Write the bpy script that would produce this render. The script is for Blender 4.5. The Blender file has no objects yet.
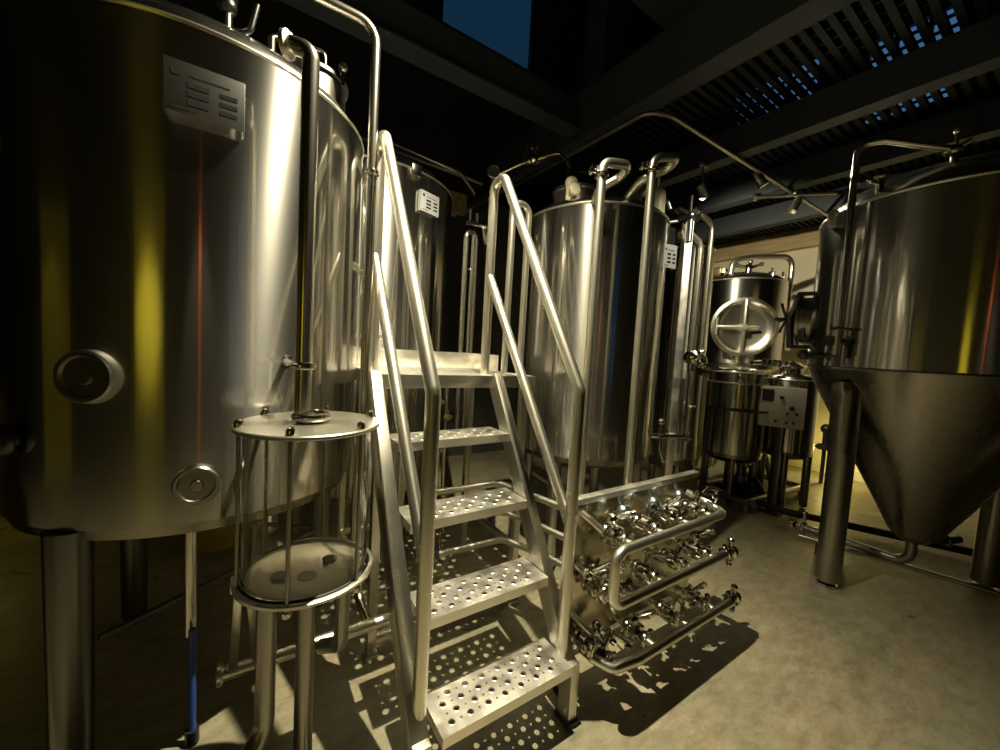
import bpy, bmesh, math, random
from math import sin, cos, pi, radians as rad, sqrt
from mathutils import Vector as V, Matrix, Quaternion
random.seed(7)
sc = bpy.context.scene
col = sc.collection

# ------------------------------------------------------------------ materials
def nodemat(name):
    m = bpy.data.materials.new(name); m.use_nodes = True
    nt = m.node_tree
    return m, nt, nt.nodes['Principled BSDF']

def metal(name, colour, rough, aniso=0.0, streak=0.0, bump=0.0, radial=True, scale=(60, 60, 1.2), spec=1.0):
    m, nt, b = nodemat(name)
    b.inputs['Base Color'].default_value = (*colour, 1)
    b.inputs['Metallic'].default_value = 1
    b.inputs['Roughness'].default_value = rough
    if aniso:
        b.inputs['Anisotropic'].default_value = aniso
        b.inputs['Anisotropic Rotation'].default_value = 0.25
        t = nt.nodes.new('ShaderNodeTangent'); t.direction_type = 'RADIAL'; t.axis = 'Z'
        nt.links.new(t.outputs[0], b.inputs['Tangent'])
    if streak or bump:
        tc = nt.nodes.new('ShaderNodeTexCoord'); mp = nt.nodes.new('ShaderNodeMapping')
        mp.inputs['Scale'].default_value = scale
        nt.links.new(tc.outputs['Object'], mp.inputs['Vector'])
        n = nt.nodes.new('ShaderNodeTexNoise'); n.inputs['Scale'].default_value = 1; n.inputs['Detail'].default_value = 5
        nt.links.new(mp.outputs[0], n.inputs['Vector'])
        if streak:
            r = nt.nodes.new('ShaderNodeMapRange')
            r.inputs['From Min'].default_value = .3; r.inputs['From Max'].default_value = .7
            r.inputs['To Min'].default_value = max(.03, rough - streak); r.inputs['To Max'].default_value = rough + streak
            nt.links.new(n.outputs['Fac'], r.inputs['Value']); nt.links.new(r.outputs[0], b.inputs['Roughness'])
        if bump:
            bp = nt.nodes.new('ShaderNodeBump'); bp.inputs['Strength'].default_value = bump; bp.inputs['Distance'].default_value = .01
            n2 = nt.nodes.new('ShaderNodeTexNoise'); n2.inputs['Scale'].default_value = 2.2; n2.inputs['Detail'].default_value = 2
            nt.links.new(tc.outputs['Object'], n2.inputs['Vector'])
            nt.links.new(n2.outputs['Fac'], bp.inputs['Height']); nt.links.new(bp.outputs[0], b.inputs['Normal'])
    return m

def plain(name, colour, rough=.6, metallic=0.0, noise=0.0, nscale=6.0, bump=0.0, stretch=(1, 1, 1)):
    m, nt, b = nodemat(name)
    b.inputs['Base Color'].default_value = (*colour, 1)
    b.inputs['Roughness'].default_value = rough
    b.inputs['Metallic'].default_value = metallic
    if noise or bump:
        tc = nt.nodes.new('ShaderNodeTexCoord'); mp = nt.nodes.new('ShaderNodeMapping')
        mp.inputs['Scale'].default_value = stretch
        nt.links.new(tc.outputs['Object'], mp.inputs['Vector'])
        n = nt.nodes.new('ShaderNodeTexNoise'); n.inputs['Scale'].default_value = nscale; n.inputs['Detail'].default_value = 8; n.inputs['Roughness'].default_value = .62
        nt.links.new(mp.outputs[0], n.inputs['Vector'])
        cr = nt.nodes.new('ShaderNodeValToRGB')
        cr.color_ramp.elements[0].position = .3; cr.color_ramp.elements[1].position = .7
        cr.color_ramp.elements[0].color = (*[c * (1 - noise) for c in colour], 1)
        cr.color_ramp.elements[1].color = (*[min(1, c * (1 + noise)) for c in colour], 1)
        nt.links.new(n.outputs['Fac'], cr.inputs[0]); nt.links.new(cr.outputs[0], b.inputs['Base Color'])
        if bump:
            bp = nt.nodes.new('ShaderNodeBump'); bp.inputs['Strength'].default_value = bump; bp.inputs['Distance'].default_value = .02
            nt.links.new(n.outputs['Fac'], bp.inputs['Height']); nt.links.new(bp.outputs[0], b.inputs['Normal'])
    return m

def concrete(name):
    m, nt, b = nodemat(name); L = nt.links
    tc = nt.nodes.new('ShaderNodeTexCoord')
    def noise(scale, detail, stretch=(1, 1, 1), rough=.6, dist=0):
        mp = nt.nodes.new('ShaderNodeMapping'); mp.inputs['Scale'].default_value = stretch
        L.new(tc.outputs['Object'], mp.inputs[0])
        n = nt.nodes.new('ShaderNodeTexNoise'); n.inputs['Scale'].default_value = scale; n.inputs['Detail'].default_value = detail
        n.inputs['Roughness'].default_value = rough; n.inputs['Distortion'].default_value = dist
        L.new(mp.outputs[0], n.inputs['Vector']); return n.outputs['Fac']
    def ramp(f, stops):
        r = nt.nodes.new('ShaderNodeValToRGB')
        r.color_ramp.elements[0].position, r.color_ramp.elements[1].position = stops[0][0], stops[-1][0]
        r.color_ramp.elements[0].color, r.color_ramp.elements[1].color = (*stops[0][1], 1), (*stops[-1][1], 1)
        for p, c in stops[1:-1]: r.color_ramp.elements.new(p).color = (*c, 1)
        L.new(f, r.inputs[0]); return r.outputs[0]
    def mul(a, c, blend='MULTIPLY', fac=1.0):
        x = nt.nodes.new('ShaderNodeMix'); x.data_type = 'RGBA'; x.blend_type = blend; x.inputs['Factor'].default_value = fac
        L.new(a, x.inputs['A']); L.new(c, x.inputs['B']); return x.outputs['Result']
    base = ramp(noise(1.7, 6, (1, 1.6, 1), .6, .6), [(.3, (.215, .195, .12)), (.5, (.30, .275, .185)), (.58, (.32, .265, .175)), (.72, (.40, .375, .265))])
    mott = ramp(noise(9, 9, (1, 2.2, 1), .72, .3), [(.32, (.60, .59, .55)), (.6, (1, 1, 1))])
    fine = ramp(noise(75, 4), [(.3, (.86, .86, .85)), (.65, (1, 1, 1))])
    spots = ramp(noise(5.5, 2, (1, 1, 1), .5, 1.0), [(.255, (.35, .33, .30)), (.285, (1, 1, 1))])
    L.new(mul(mul(mul(base, mott), fine), spots), b.inputs['Base Color'])
    r = nt.nodes.new('ShaderNodeMapRange'); r.inputs['To Min'].default_value = .32; r.inputs['To Max'].default_value = .62
    L.new(noise(6, 6), r.inputs['Value']); L.new(r.outputs[0], b.inputs['Roughness'])
    bp = nt.nodes.new('ShaderNodeBump'); bp.inputs['Strength'].default_value = .12; bp.inputs['Distance'].default_value = .01
    L.new(noise(14, 8), bp.inputs['Height']); L.new(bp.outputs[0], b.inputs['Normal'])
    return m
STEEL = (.60, .585, .55)
M = {}
def two_lobe(m, rough2, fac):
    """brushed sheet: a tight brushed highlight with a broader sheen under it"""
    nt = m.node_tree; b = nt.nodes['Principled BSDF']; out = nt.nodes['Material Output']
    c = nt.nodes.new('ShaderNodeBsdfPrincipled')
    for k in ('Base Color', 'Metallic', 'Anisotropic', 'Anisotropic Rotation'): c.inputs[k].default_value = b.inputs[k].default_value
    c.inputs['Roughness'].default_value = rough2
    for k in ('Normal', 'Tangent'):
        if b.inputs[k].links: nt.links.new(b.inputs[k].links[0].from_socket, c.inputs[k])
    x = nt.nodes.new('ShaderNodeMixShader'); x.inputs[0].default_value = fac
    nt.links.new(b.outputs[0], x.inputs[1]); nt.links.new(c.outputs[0], x.inputs[2]); nt.links.new(x.outputs[0], out.inputs['Surface'])
    return m
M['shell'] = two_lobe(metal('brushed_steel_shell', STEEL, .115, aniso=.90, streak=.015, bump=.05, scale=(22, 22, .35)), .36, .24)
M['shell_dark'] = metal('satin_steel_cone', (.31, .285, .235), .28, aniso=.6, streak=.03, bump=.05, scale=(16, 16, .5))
M['dome'] = metal('polished_dome', (.55, .54, .51), .20, streak=.03, scale=(6, 6, 6))
M['pipe'] = metal('polished_pipe', (.68, .65, .58), .22)
M['rail'] = metal('satin_rail', (.80, .77, .67), .33)
M['plate'] = metal('tread_plate', (.84, .81, .74), .38, streak=.1, scale=(14, 14, 14))
M['frame'] = metal('frame_steel', (.66, .63, .55), .32, streak=.04, scale=(6, 6, 6))
M['fitting'] = metal('cast_fitting', (.66, .63, .57), .14)
M['dark_metal'] = metal('dark_fitting', (.12, .12, .12), .3)
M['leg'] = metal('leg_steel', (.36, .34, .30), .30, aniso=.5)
M['leg_dark'] = metal('leg_shadow_steel', (.17, .165, .15), .32, aniso=.4)  # leg steel with the big tank's shade put into the colour
M['panel'] = metal('manifold_sheet', (.62, .57, .44), .20, streak=.06, bump=.05, scale=(4, 4, 4))
M['knob'] = metal('bluish_knob', (.62, .72, .84), .28)
M['brass'] = metal('brass', (.70, .55, .22), .25)
M['rubber'] = plain('black_rubber', (.012, .012, .012), .55)
M['black'] = plain('black_plastic', (.015, .015, .016), .4)
M['red'] = plain('dark_red_handle', (.16, .02, .015), .45)
M['cream'] = plain('cream_enamel', (.82, .76, .56), .35)
M['blueplastic'] = plain('blue_tube', (.03, .08, .35), .35)
M['yellowplastic'] = plain('yellow_plastic', (.65, .45, .05), .4)
M['plate_label'] = metal('label_plate', (.46, .46, .45), .27)
M['plate_white'] = plain('white_label_plate', (.46, .46, .48), .4)
M['ink'] = plain('label_ink', (.02, .02, .02), .5)
M['ink'].node_tree.nodes['Principled BSDF'].inputs['Specular IOR Level'].default_value = .05; M['ink'].node_tree.nodes['Principled BSDF'].inputs['Roughness'].default_value = .9
M['box'] = plain('control_box_enamel', (.50, .47, .40), .35)
M['floor'] = concrete('concrete_floor')
M['wall'] = plain('cream_wall_paint', (.66, .60, .44), .7, noise=.08, nscale=3)
M['wall_dark'] = plain('dark_wall_paint', (.045, .045, .045), .8, noise=.2, nscale=4)
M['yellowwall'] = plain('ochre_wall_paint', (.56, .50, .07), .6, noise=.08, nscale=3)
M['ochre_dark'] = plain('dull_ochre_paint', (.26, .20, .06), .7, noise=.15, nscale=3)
M['orange'] = plain('orange_paint', (.85, .22, .05), .4)
M['wood'] = plain('rough_wood_beam', (.44, .33, .17), .7, noise=.35, nscale=3, stretch=(8, .6, 8), bump=.2)
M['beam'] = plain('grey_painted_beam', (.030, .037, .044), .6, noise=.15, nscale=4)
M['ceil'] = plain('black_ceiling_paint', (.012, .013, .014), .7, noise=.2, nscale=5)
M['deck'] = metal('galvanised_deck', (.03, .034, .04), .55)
M['conduit'] = metal('conduit_steel', (.50, .47, .40), .35)
def glass(name, tint, rough=0.0):
    m, nt, b = nodemat(name)
    b.inputs['Base Color'].default_value = (*tint, 1)
    b.inputs['Roughness'].default_value = rough
    b.inputs['Transmission Weight'].default_value = 1
    b.inputs['IOR'].default_value = 1.47
    return m
M['glass'] = glass('clear_glass', (.96, .95, .88))
M['pane'] = glass('window_glass', (.9, .95, 1), .05)
M['pane_dark'] = glass('dark_tinted_glass', (.12, .19, .20), .08)  # dark blue-green tint that dims the sky behind the pane
def lamp(name, colour, s):
    m, nt, b = nodemat(name)
    b.inputs['Base Color'].default_value = (*colour, 1)
    b.inputs['Emission Color'].default_value = (*colour, 1)
    b.inputs['Emission Strength'].default_value = s
    return m
M['bulb'] = lamp('lamp_lens', (1, .93, .78), 9)

# ------------------------------------------------------------------ mesh building
def rounded(pts, r, n=7):
    """polyline -> the same line with its inner corners rounded"""
    pts = [V(p) for p in pts]
    if r <= 0 or len(pts) < 3: return pts
    out = [pts[0]]
    for i in range(1, len(pts) - 1):
        a, b, c = pts[i - 1], pts[i], pts[i + 1]
        u = (a - b); w = (c - b); lu, lw = u.length, w.length
        u.normalize(); w.normalize()
        ang = u.angle(w)
        if ang > pi - .02: out.append(b); continue
        t = min(r / math.tan(ang / 2), lu * .49, lw * .49)
        rr = t * math.tan(ang / 2)
        p0, p1 = b + u * t, b + w * t
        bis = (u + w).normalized(); cen = b + bis * (rr / sin(ang / 2))
        d0, d1 = p0 - cen, p1 - cen
        tot = d0.angle(d1); ax = d0.cross(d1).normalized()
        for k in range(n + 1):
            out.append(cen + Quaternion(ax, tot * k / n) @ d0)
    out.append(pts[-1])
    return out

class B:
    def __init__(s): s.bm = bmesh.new()
    def face(s, vs):
        try: return s.bm.faces.new(vs)
        except ValueError: return None
    def box(s, lo, hi, mat=None, bev=0.0):
        lo, hi = V(lo), V(hi); c = (lo + hi) / 2; d = hi - lo
        g = bmesh.ops.create_cube(s.bm, size=1)
        vs = g['verts']
        for v in vs: v.co = V((v.co.x * d.x, v.co.y * d.y, v.co.z * d.z)) + c
        if bev:
            es = list({e for v in vs for e in v.link_edges})
            r = bmesh.ops.bevel(s.bm, geom=es, offset=bev, segments=2, affect='EDGES', profile=.6)
            vs = list({v for f in r['faces'] for v in f.verts} | {v for v in vs if v.is_valid})
        if mat is not None:
            for v in vs: v.co = mat @ v.co
        return s
    def beam(s, a, b, w, h, up=(0, 0, 1), bev=.003):
        """rectangular bar from a to b: w across, h along 'up'"""
        a, b = V(a), V(b); d = (b - a); L = d.length; d.normalize()
        x = d.cross(V(up)).normalized(); u = x.cross(d).normalized()
        m = Matrix((( x.x, u.x, d.x, a.x), (x.y, u.y, d.y, a.y), (x.z, u.z, d.z, a.z), (0, 0, 0, 1)))
        return s.box((-w / 2, -h / 2, 0), (w / 2, h / 2, L), m, bev)
    def tube(s, pts, r, fillet=0.0, n=16, closed=False, cap=True, r1=None):
        P = rounded(pts, fillet) if not closed else [V(p) for p in pts]
        N = len(P); rings = []
        t0 = (P[1] - P[0]).normalized()
        ref = V((0, 0, 1)) if abs(t0.z) < .9 else V((1, 0, 0))
        nx = t0.cross(ref).normalized()
        prev = t0
        for i, p in enumerate(P):
            if closed: t = (P[(i + 1) % N] - P[i - 1]).normalized()
            else: t = ((P[min(i + 1, N - 1)] - P[max(i - 1, 0)])).normalized()
            q = prev.rotation_difference(t); nx = (q @ nx); nx = (nx - t * nx.dot(t)).normalized(); prev = t
            ny = t.cross(nx)
            rr = r if r1 is None else r + (r1 - r) * i / (N - 1)
            rings.append([s.bm.verts.new(p + (nx * cos(a) + ny * sin(a)) * rr) for a in (2 * pi * k / n for k in range(n))])
        for i in range(N if closed else N - 1):
            A, C = rings[i], rings[(i + 1) % N]
            for k in range(n): s.face((A[k], A[(k + 1) % n], C[(k + 1) % n], C[k]))
        if cap and not closed:
            s.face(rings[0][::-1]); s.face(rings[-1])
        return s
    def lathe(s, prof, c=(0, 0, 0), axis=(0, 0, 1), n=48, a0=0.0, a1=2 * pi):
        """profile [(radius, height)] turned about axis through c"""
        ax = V(axis).normalized(); ref = V((1, 0, 0)) if abs(ax.x) < .9 else V((0, 1, 0))
        x = (ref - ax * ref.dot(ax)).normalized(); y = ax.cross(x); c = V(c)
        full = abs(a1 - a0 - 2 * pi) < 1e-6
        m = n if full else n + 1
        rows = []
        for r, h in prof:
            if r < 1e-6: rows.append([s.bm.verts.new(c + ax * h)])
            else: rows.append([s.bm.verts.new(c + ax * h + (x * cos(t) + y * sin(t)) * r) for t in (a0 + (a1 - a0) * k / n for k in range(m))])
        for A, C in zip(rows, rows[1:]):
            for k in range(n):
                k2 = (k + 1) % m
                if len(A) == 1 and len(C) == 1: continue
                if len(A) == 1: s.face((A[0], C[k], C[k2])) if False else s.face((A[0], C[k2], C[k]))
                elif len(C) == 1: s.face((A[k], A[k2], C[0]))
                else: s.face((A[k], A[k2], C[k2], C[k]))
        return s
    def cyl(s, a, b, r, n=24, bev=.0):
        a, b = V(a), V(b); L = (b - a).length
        p = [(0, 0), (r, 0), (r, L), (0, L)] if not bev else [(0, 0), (r - bev, 0), (r, bev), (r, L - bev), (r - bev, L), (0, L)]
        return s.lathe(p, a, b - a, n)
    def torus(s, c, axis, R, r, n=40, m=10, a0=0.0, a1=2 * pi):
        prof = [(R + r * cos(2 * pi * k / m), r * sin(2 * pi * k / m)) for k in range(m + 1)]
        return s.lathe(prof, c, axis, n, a0, a1)
    def ball(s, c, r, n=14):
        k = 8
        return s.lathe([(r * sin(pi * i / k), -r * cos(pi * i / k)) for i in range(k + 1)], c, (0, 0, 1), n)
    def perf(s, x0, y0, z, nx, ny, cx, cy, rb, rs, seg=16, th=.003, raised=.0014):
        """perforated sheet of nx x ny cells: large holes and small ones in turn, with real openings"""
        bm = s.bm; grid = {}
        q = seg // 4
        def vert(x, y, zz):
            k = (round(x, 5), round(y, 5), round(zz, 5))
            if k not in grid: grid[k] = bm.verts.new((x, y, zz))
            return grid[k]
        for i in range(nx):
            for j in range(ny):
                big = (i + j) % 2 == 0
                r = rb if big else rs
                ox, oy = x0 + (i + .5) * cx, y0 + (j + .5) * cy
                bd = []
                for k in range(seg):
                    e, f = divmod(k, q); f = f / q
                    sx, sy = [(1, -1 + 2 * f), (1 - 2 * f, 1), (-1, 1 - 2 * f), (-1 + 2 * f, -1)][e]
                    bd.append((ox + sx * cx / 2, oy + sy * cy / 2))
                ang = [-pi / 4 + 2 * pi * k / seg for k in range(seg)]
                R1 = [vert(ox + cos(a) * r * 1.28, oy + sin(a) * r * 1.28, z) for a in ang]
                zz = z + (raised if big else 0)
                R2 = [vert(ox + cos(a) * r, oy + sin(a) * r, zz) for a in ang]
                R3 = [vert(ox + cos(a) * r, oy + sin(a) * r, z - th) for a in ang]
                T = [vert(x, y, z) for x, y in bd]; U = [vert(x, y, z - th) for x, y in bd]
                for k in range(seg):
                    l = (k + 1) % seg
                    s.face((T[k], T[l], R1[l], R1[k])); s.face((R1[k], R1[l], R2[l], R2[k]))
                    s.face((R2[k], R2[l], R3[l], R3[k])); s.face((R3[k], R3[l], U[l], U[k]))
        return s
    def build(s, name, mat, parent=None, smooth=38, base=None):
        bmesh.ops.recalc_face_normals(s.bm, faces=s.bm.faces)
        off = base if base is not None else origin_of(parent)
        if off is not None:
            for v in s.bm.verts: v.co -= off
        me = bpy.data.meshes.new(name); s.bm.to_mesh(me); s.bm.free()
        if smooth:
            for p in me.polygons: p.use_smooth = True
            me.set_sharp_from_angle(angle=rad(smooth))
        me.materials.append(M[mat] if isinstance(mat, str) else mat)
        o = bpy.data.objects.new(name, me); col.objects.link(o)
        if parent is not None: o.parent = parent
        return o

def origin_of(p):
    o = V((0, 0, 0))
    while p is not None:
        o += p.location; p = p.parent
    return o

def tag(o, label=None, cat=None, group=None, kind=None):
    if label: o['label'] = label
    if cat: o['category'] = cat
    if group: o['group'] = group
    if kind: o['kind'] = kind
    return o
def thing(name, label, cat, loc, group=None):
    o = bpy.data.objects.new(name, None); o.location = loc; o.empty_display_size = .1; col.objects.link(o)
    return tag(o, label, cat, group)
def solo(b, name, mat, label, cat, loc, group=None, smooth=38):
    """a thing that is one mesh, its origin at loc"""
    o = b.build(name, mat, None, smooth, base=V(loc)); o.location = loc
    return tag(o, label, cat, group)
def struct(b, name, mat, smooth=0):
    return tag(b.build(name, mat, None, smooth), kind='structure')
def copy_part(src, parent, loc, rot=None):
    c = src.copy(); col.objects.link(c); c.parent = parent; c.location = loc
    if rot is not None: c.rotation_euler = rot
    for ch in src.children:
        d = ch.copy(); col.objects.link(d); d.parent = c
    return c
def pol(c, r, adeg, z): return V((c[0] + r * cos(rad(adeg)), c[1] + r * sin(rad(adeg)), z))

def clamp_ring(b, c, axis, r):
    """sanitary clamp: two bevelled halves round a pipe with a wing nut at the side"""
    ax = V(axis).normalized()
    b.lathe([(r * .98, -.011), (r * 1.32, -.009), (r * 1.42, -.004), (r * 1.42, .004), (r * 1.32, .009), (r * .98, .011)], c, ax, 20)
    side = ax.orthogonal().normalized()
    p = V(c) + side * r * 1.45
    t = ax.cross(side)
    b.cyl(p - t * .016 - side * .004, p + t * .016 - side * .004, .0055, 8)
    b.cyl(p + t * .016, p + t * .024, .010, 8)
    b.cyl(V(c) - side * r * 1.4 - t * .008, V(c) - side * r * 1.4 + t * .008, .007, 8)

# ------------------------------------------------------------------ camera
cam = bpy.data.cameras.new('camera'); cam.sensor_width = 36; cam.lens = 384.57359 / 1000 * 36; cam.clip_start = .02
co = bpy.data.objects.new('camera', cam); col.objects.link(co); sc.camera = co
yaw, pitch, roll = rad(56.43524537), rad(3.65467766), rad(3.23619605)
D = V((cos(yaw) * cos(pitch), sin(yaw) * cos(pitch), -sin(pitch)))
Rr = D.cross(V((0, 0, 1))).normalized(); Uu = Rr.cross(D)
R2 = Rr * cos(roll) + Uu * sin(roll); U2 = -Rr * sin(roll) + Uu * cos(roll)
CP = V((-.48417, -.92066, 1.37347))
co.matrix_world = Matrix(((R2.x, U2.x, -D.x, CP.x), (R2.y, U2.y, -D.y, CP.y), (R2.z, U2.z, -D.z, CP.z), (0, 0, 0, 1)))

# ------------------------------------------------------------------ the room
XR, YB, XL, YF = 5.92, 3.4, -4.6, -3.6
b = B(); b.box((XL - .2, YF - .2, -.1), (XR + .2, YB + .2, 0)); struct(b, 'floor', 'floor')
def wall_with_holes(name, mat, axis, pos, th, u0, u1, z0, z1, holes):
    """wall in the plane axis=pos, pierced by the rectangles (ua, ub, za, zb)"""
    b = B()
    us = sorted({u0, u1, *[h[0] for h in holes], *[h[1] for h in holes]})
    zs = sorted({z0, z1, *[h[2] for h in holes], *[h[3] for h in holes]})
    for ua, ub in zip(us, us[1:]):
        for za, zb in zip(zs, zs[1:]):
            cu, cz = (ua + ub) / 2, (za + zb) / 2
            if any(h[0] < cu < h[1] and h[2] < cz < h[3] for h in holes): continue
            if axis == 'x': b.box((pos, ua, za), (pos + th, ub, zb))
            else: b.box((ua, pos, za), (ub, pos + th, zb))
    return struct(b, name, mat)
ZC, ZU = 3.3, 6.9
b = B(); b.box((XR, YF, 0), (XR + .2, YB, ZC + .05)); struct(b, 'wall_right', 'wall')
wall_with_holes('wall_right_upper', 'wall_dark', 'x', XR, .2, YF, YB, ZC + .05, ZU, [(1.35, 2.55, 5.02, 5.7), (.08, .92, 4.4, 5.5)])
b = B(); b.box((XL, YB, 0), (XR, YB + .2, ZC)); struct(b, 'wall_back', 'wall_dark')
wall_with_holes('wall_back_upper', 'wall_dark', 'y', YB, .2, XL, XR, ZC, ZU, [(1.3, 2.68, 5.04, 6.7), (3.95, 4.25, 6.05, 6.75)])
b = B(); b.box((XL - .2, YF, 0), (XL, YB, ZU)); struct(b, 'wall_left', 'wall_dark')
wall_with_holes('wall_front', 'wall_dark', 'y', YF - .2, .2, XL, XR, 0, ZU, [(.35, 1.15, .8, 2.9)])
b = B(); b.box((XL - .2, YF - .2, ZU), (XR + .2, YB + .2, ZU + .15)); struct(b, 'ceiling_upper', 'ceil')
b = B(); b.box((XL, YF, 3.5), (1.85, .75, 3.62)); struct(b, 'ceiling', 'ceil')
# windows of the upper storey
def window(n, axis, pos, u0, u1, z0, z1, nu, nz, pane='pane'):
    b = B(); w = .05
    def bx(ua, ub, za, zb, t0, t1):
        if axis == 'x': b.box((pos + t0, ua, za), (pos + t1, ub, zb))
        else: b.box((ua, pos + t0, za), (ub, pos + t1, zb))
    bx(u0, u0 + w, z0, z1, .04, .12); bx(u1 - w, u1, z0, z1, .04, .12); bx(u0, u1, z0, z0 + w, .04, .12); bx(u0, u1, z1 - w, z1, .04, .12)
    for i in range(1, nu): u = u0 + (u1 - u0) * i / nu; bx(u - .02, u + .02, z0, z1, .05, .11)
    for i in range(1, nz): z = z0 + (z1 - z0) * i / nz; bx(u0, u1, z - .02, z + .02, .05, .11)
    fr = struct(b, 'window_%d' % n, 'beam')
    b = B(); bx(u0 + w, u1 - w, z0 + w, z1 - w, .075, .085); p = b.build('window_pane', pane, fr, 0); p['kind'] = 'structure'
window(1, 'y', YB, 1.3, 2.68, 5.04, 6.7, 1, 1, 'pane_dark')
window(2, 'y', YB, 3.95, 4.25, 6.05, 6.75, 1, 1)
window(3, 'x', XR, 1.35, 2.55, 5.02, 5.7, 3, 1)
window(4, 'x', XR, .08, .92, 4.4, 5.5, 3, 2)
window(5, 'y', YF - .2, .35, 1.15, .8, 2.9, 2, 3, 'pane_dark')  # unseen lower window, added for a cool tank reflection and fill
# mezzanine steelwork
b = B(); b.box((XL, 1.5, 3.18), (1.75, 1.58, 3.42)); b.box((XL, 1.46, 3.18), (1.75, 1.62, 3.195)); struct(b, 'ceiling_beam_cross', 'beam')
b = B(); b.box((1.75, YF, 3.13), (1.92, YB, 3.5)); struct(b, 'ceiling_beam_edge', 'beam')
b = B(); b.box((1.9, 1.42, 3.5), (2.14, 1.66, ZU)); struct(b, 'column_mezzanine', 'beam')
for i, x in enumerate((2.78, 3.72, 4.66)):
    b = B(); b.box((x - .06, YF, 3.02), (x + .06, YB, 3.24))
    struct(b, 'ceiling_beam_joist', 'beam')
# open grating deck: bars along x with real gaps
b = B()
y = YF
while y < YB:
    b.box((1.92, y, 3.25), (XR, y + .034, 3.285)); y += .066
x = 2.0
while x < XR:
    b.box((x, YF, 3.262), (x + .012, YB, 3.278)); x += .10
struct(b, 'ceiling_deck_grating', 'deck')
# timber over the right wall, plinth under it
b = B(); b.box((XR - .12, YF, 3.0), (XR, YB, 3.34)); struct(b, 'trim_1', 'wood')
b = B(); b.box((XR - .025, YF, 0), (XR, YB, .12)); struct(b, 'baseboard_right', 'wall')
b = B(); b.box((XL, YB - .10, 2.98), (1.7, YB, 3.2)); struct(b, 'trim_2', 'wood')
# unseen ochre panels and orange upright, added for their reflections in the tanks
b = B(); b.box((-4.25, YF, 0), (-2.55, YF + .05, 3.0)); struct(b, 'reflection_panel_1', 'yellowwall')
b = B(); b.box((XL, -.3, 0), (XL + .05, .9, 2.4)); struct(b, 'reflection_panel_2', 'yellowwall')
b = B(); b.cyl((-.95, YF + .1, 0), (-.95, YF + .1, 3.4), .045, 20); struct(b, 'reflection_pipe', 'orange', 30)
# ochre wall low down behind the tanks at the left
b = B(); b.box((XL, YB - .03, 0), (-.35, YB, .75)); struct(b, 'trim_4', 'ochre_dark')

# ------------------------------------------------------------------ lights
def light(name, kind, loc, energy, colour, size=.03, target=None, cone=None, blend=.3):
    L = bpy.data.lights.new(name, kind); L.energy = energy; L.color = colour
    if kind in ('POINT', 'SPOT'): L.shadow_soft_size = size
    if kind == 'SPOT': L.spot_size = rad(cone); L.spot_blend = blend
    o = bpy.data.objects.new(name, L); o.location = loc; col.objects.link(o)
    if target: o.rotation_euler = (V(target) - V(loc)).to_track_quat('-Z', 'Y').to_euler()
    return o
WARM = (1, .90, .62)
light('key_spotlight', 'SPOT', (.30, 0.18, 3.20), 700, WARM, .013, (-.06, .70, 0), 113, 1.0)
light('track_light', 'SPOT', (3.17, .70, 2.95), 330, WARM, .03, (2.62, -.12, 2.42), 48, .8)
light('skid_lamp', 'POINT', (5.5, .66, .40), 10, (1, .80, .22), .05)
light('back_lamp', 'POINT', (-1.9, 2.9, .75), 1.6, (1, .80, .15), .05)
light('panel_fill_front', 'SPOT', (-3.4, -1.9, 1.9), 150, (1, .88, .30), .06, (-3.45, -3.6, 1.5), 62, .8)  # added spot, lights the front ochre panel so the big tank mirrors it
light('panel_fill_side', 'SPOT', (-3.75, .45, 2.3), 5, (1, .85, .30), .06, (-4.6, .45, 1.1), 80, .8)  # added spot on the side ochre panel, for the fermenter's yellow strip
light('aisle_fill', 'SPOT', (1.62, -1.0, 3.1), 150, WARM, .02, (2.15, .72, 1.75), 40, .7)  # added fill to brighten pipes and posts right of the bright tank
light('pipe_fill', 'SPOT', (-.95, -2.75, 3.1), 130, WARM, .04, (-.95, -3.6, 1.3), 50, .6)  # added spot on the orange upright, for its thin reflected line
light('far_wall_lamp', 'SPOT', (2.68, .96, 2.72), 290, WARM, .03, (4.8, 1.2, 1.9), 96, .8)
w = bpy.data.worlds.new('dusk'); sc.world = w; w.use_nodes = True
w.node_tree.nodes['Background'].inputs[0].default_value = (.13, .36, .72, 1)
w.node_tree.nodes['Background'].inputs[1].default_value = .34
vs = sc.view_settings; vs.view_transform = 'Standard'; vs.look = 'None'; vs.exposure = 0; vs.gamma = 1; vs.use_curve_mapping = False

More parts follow.
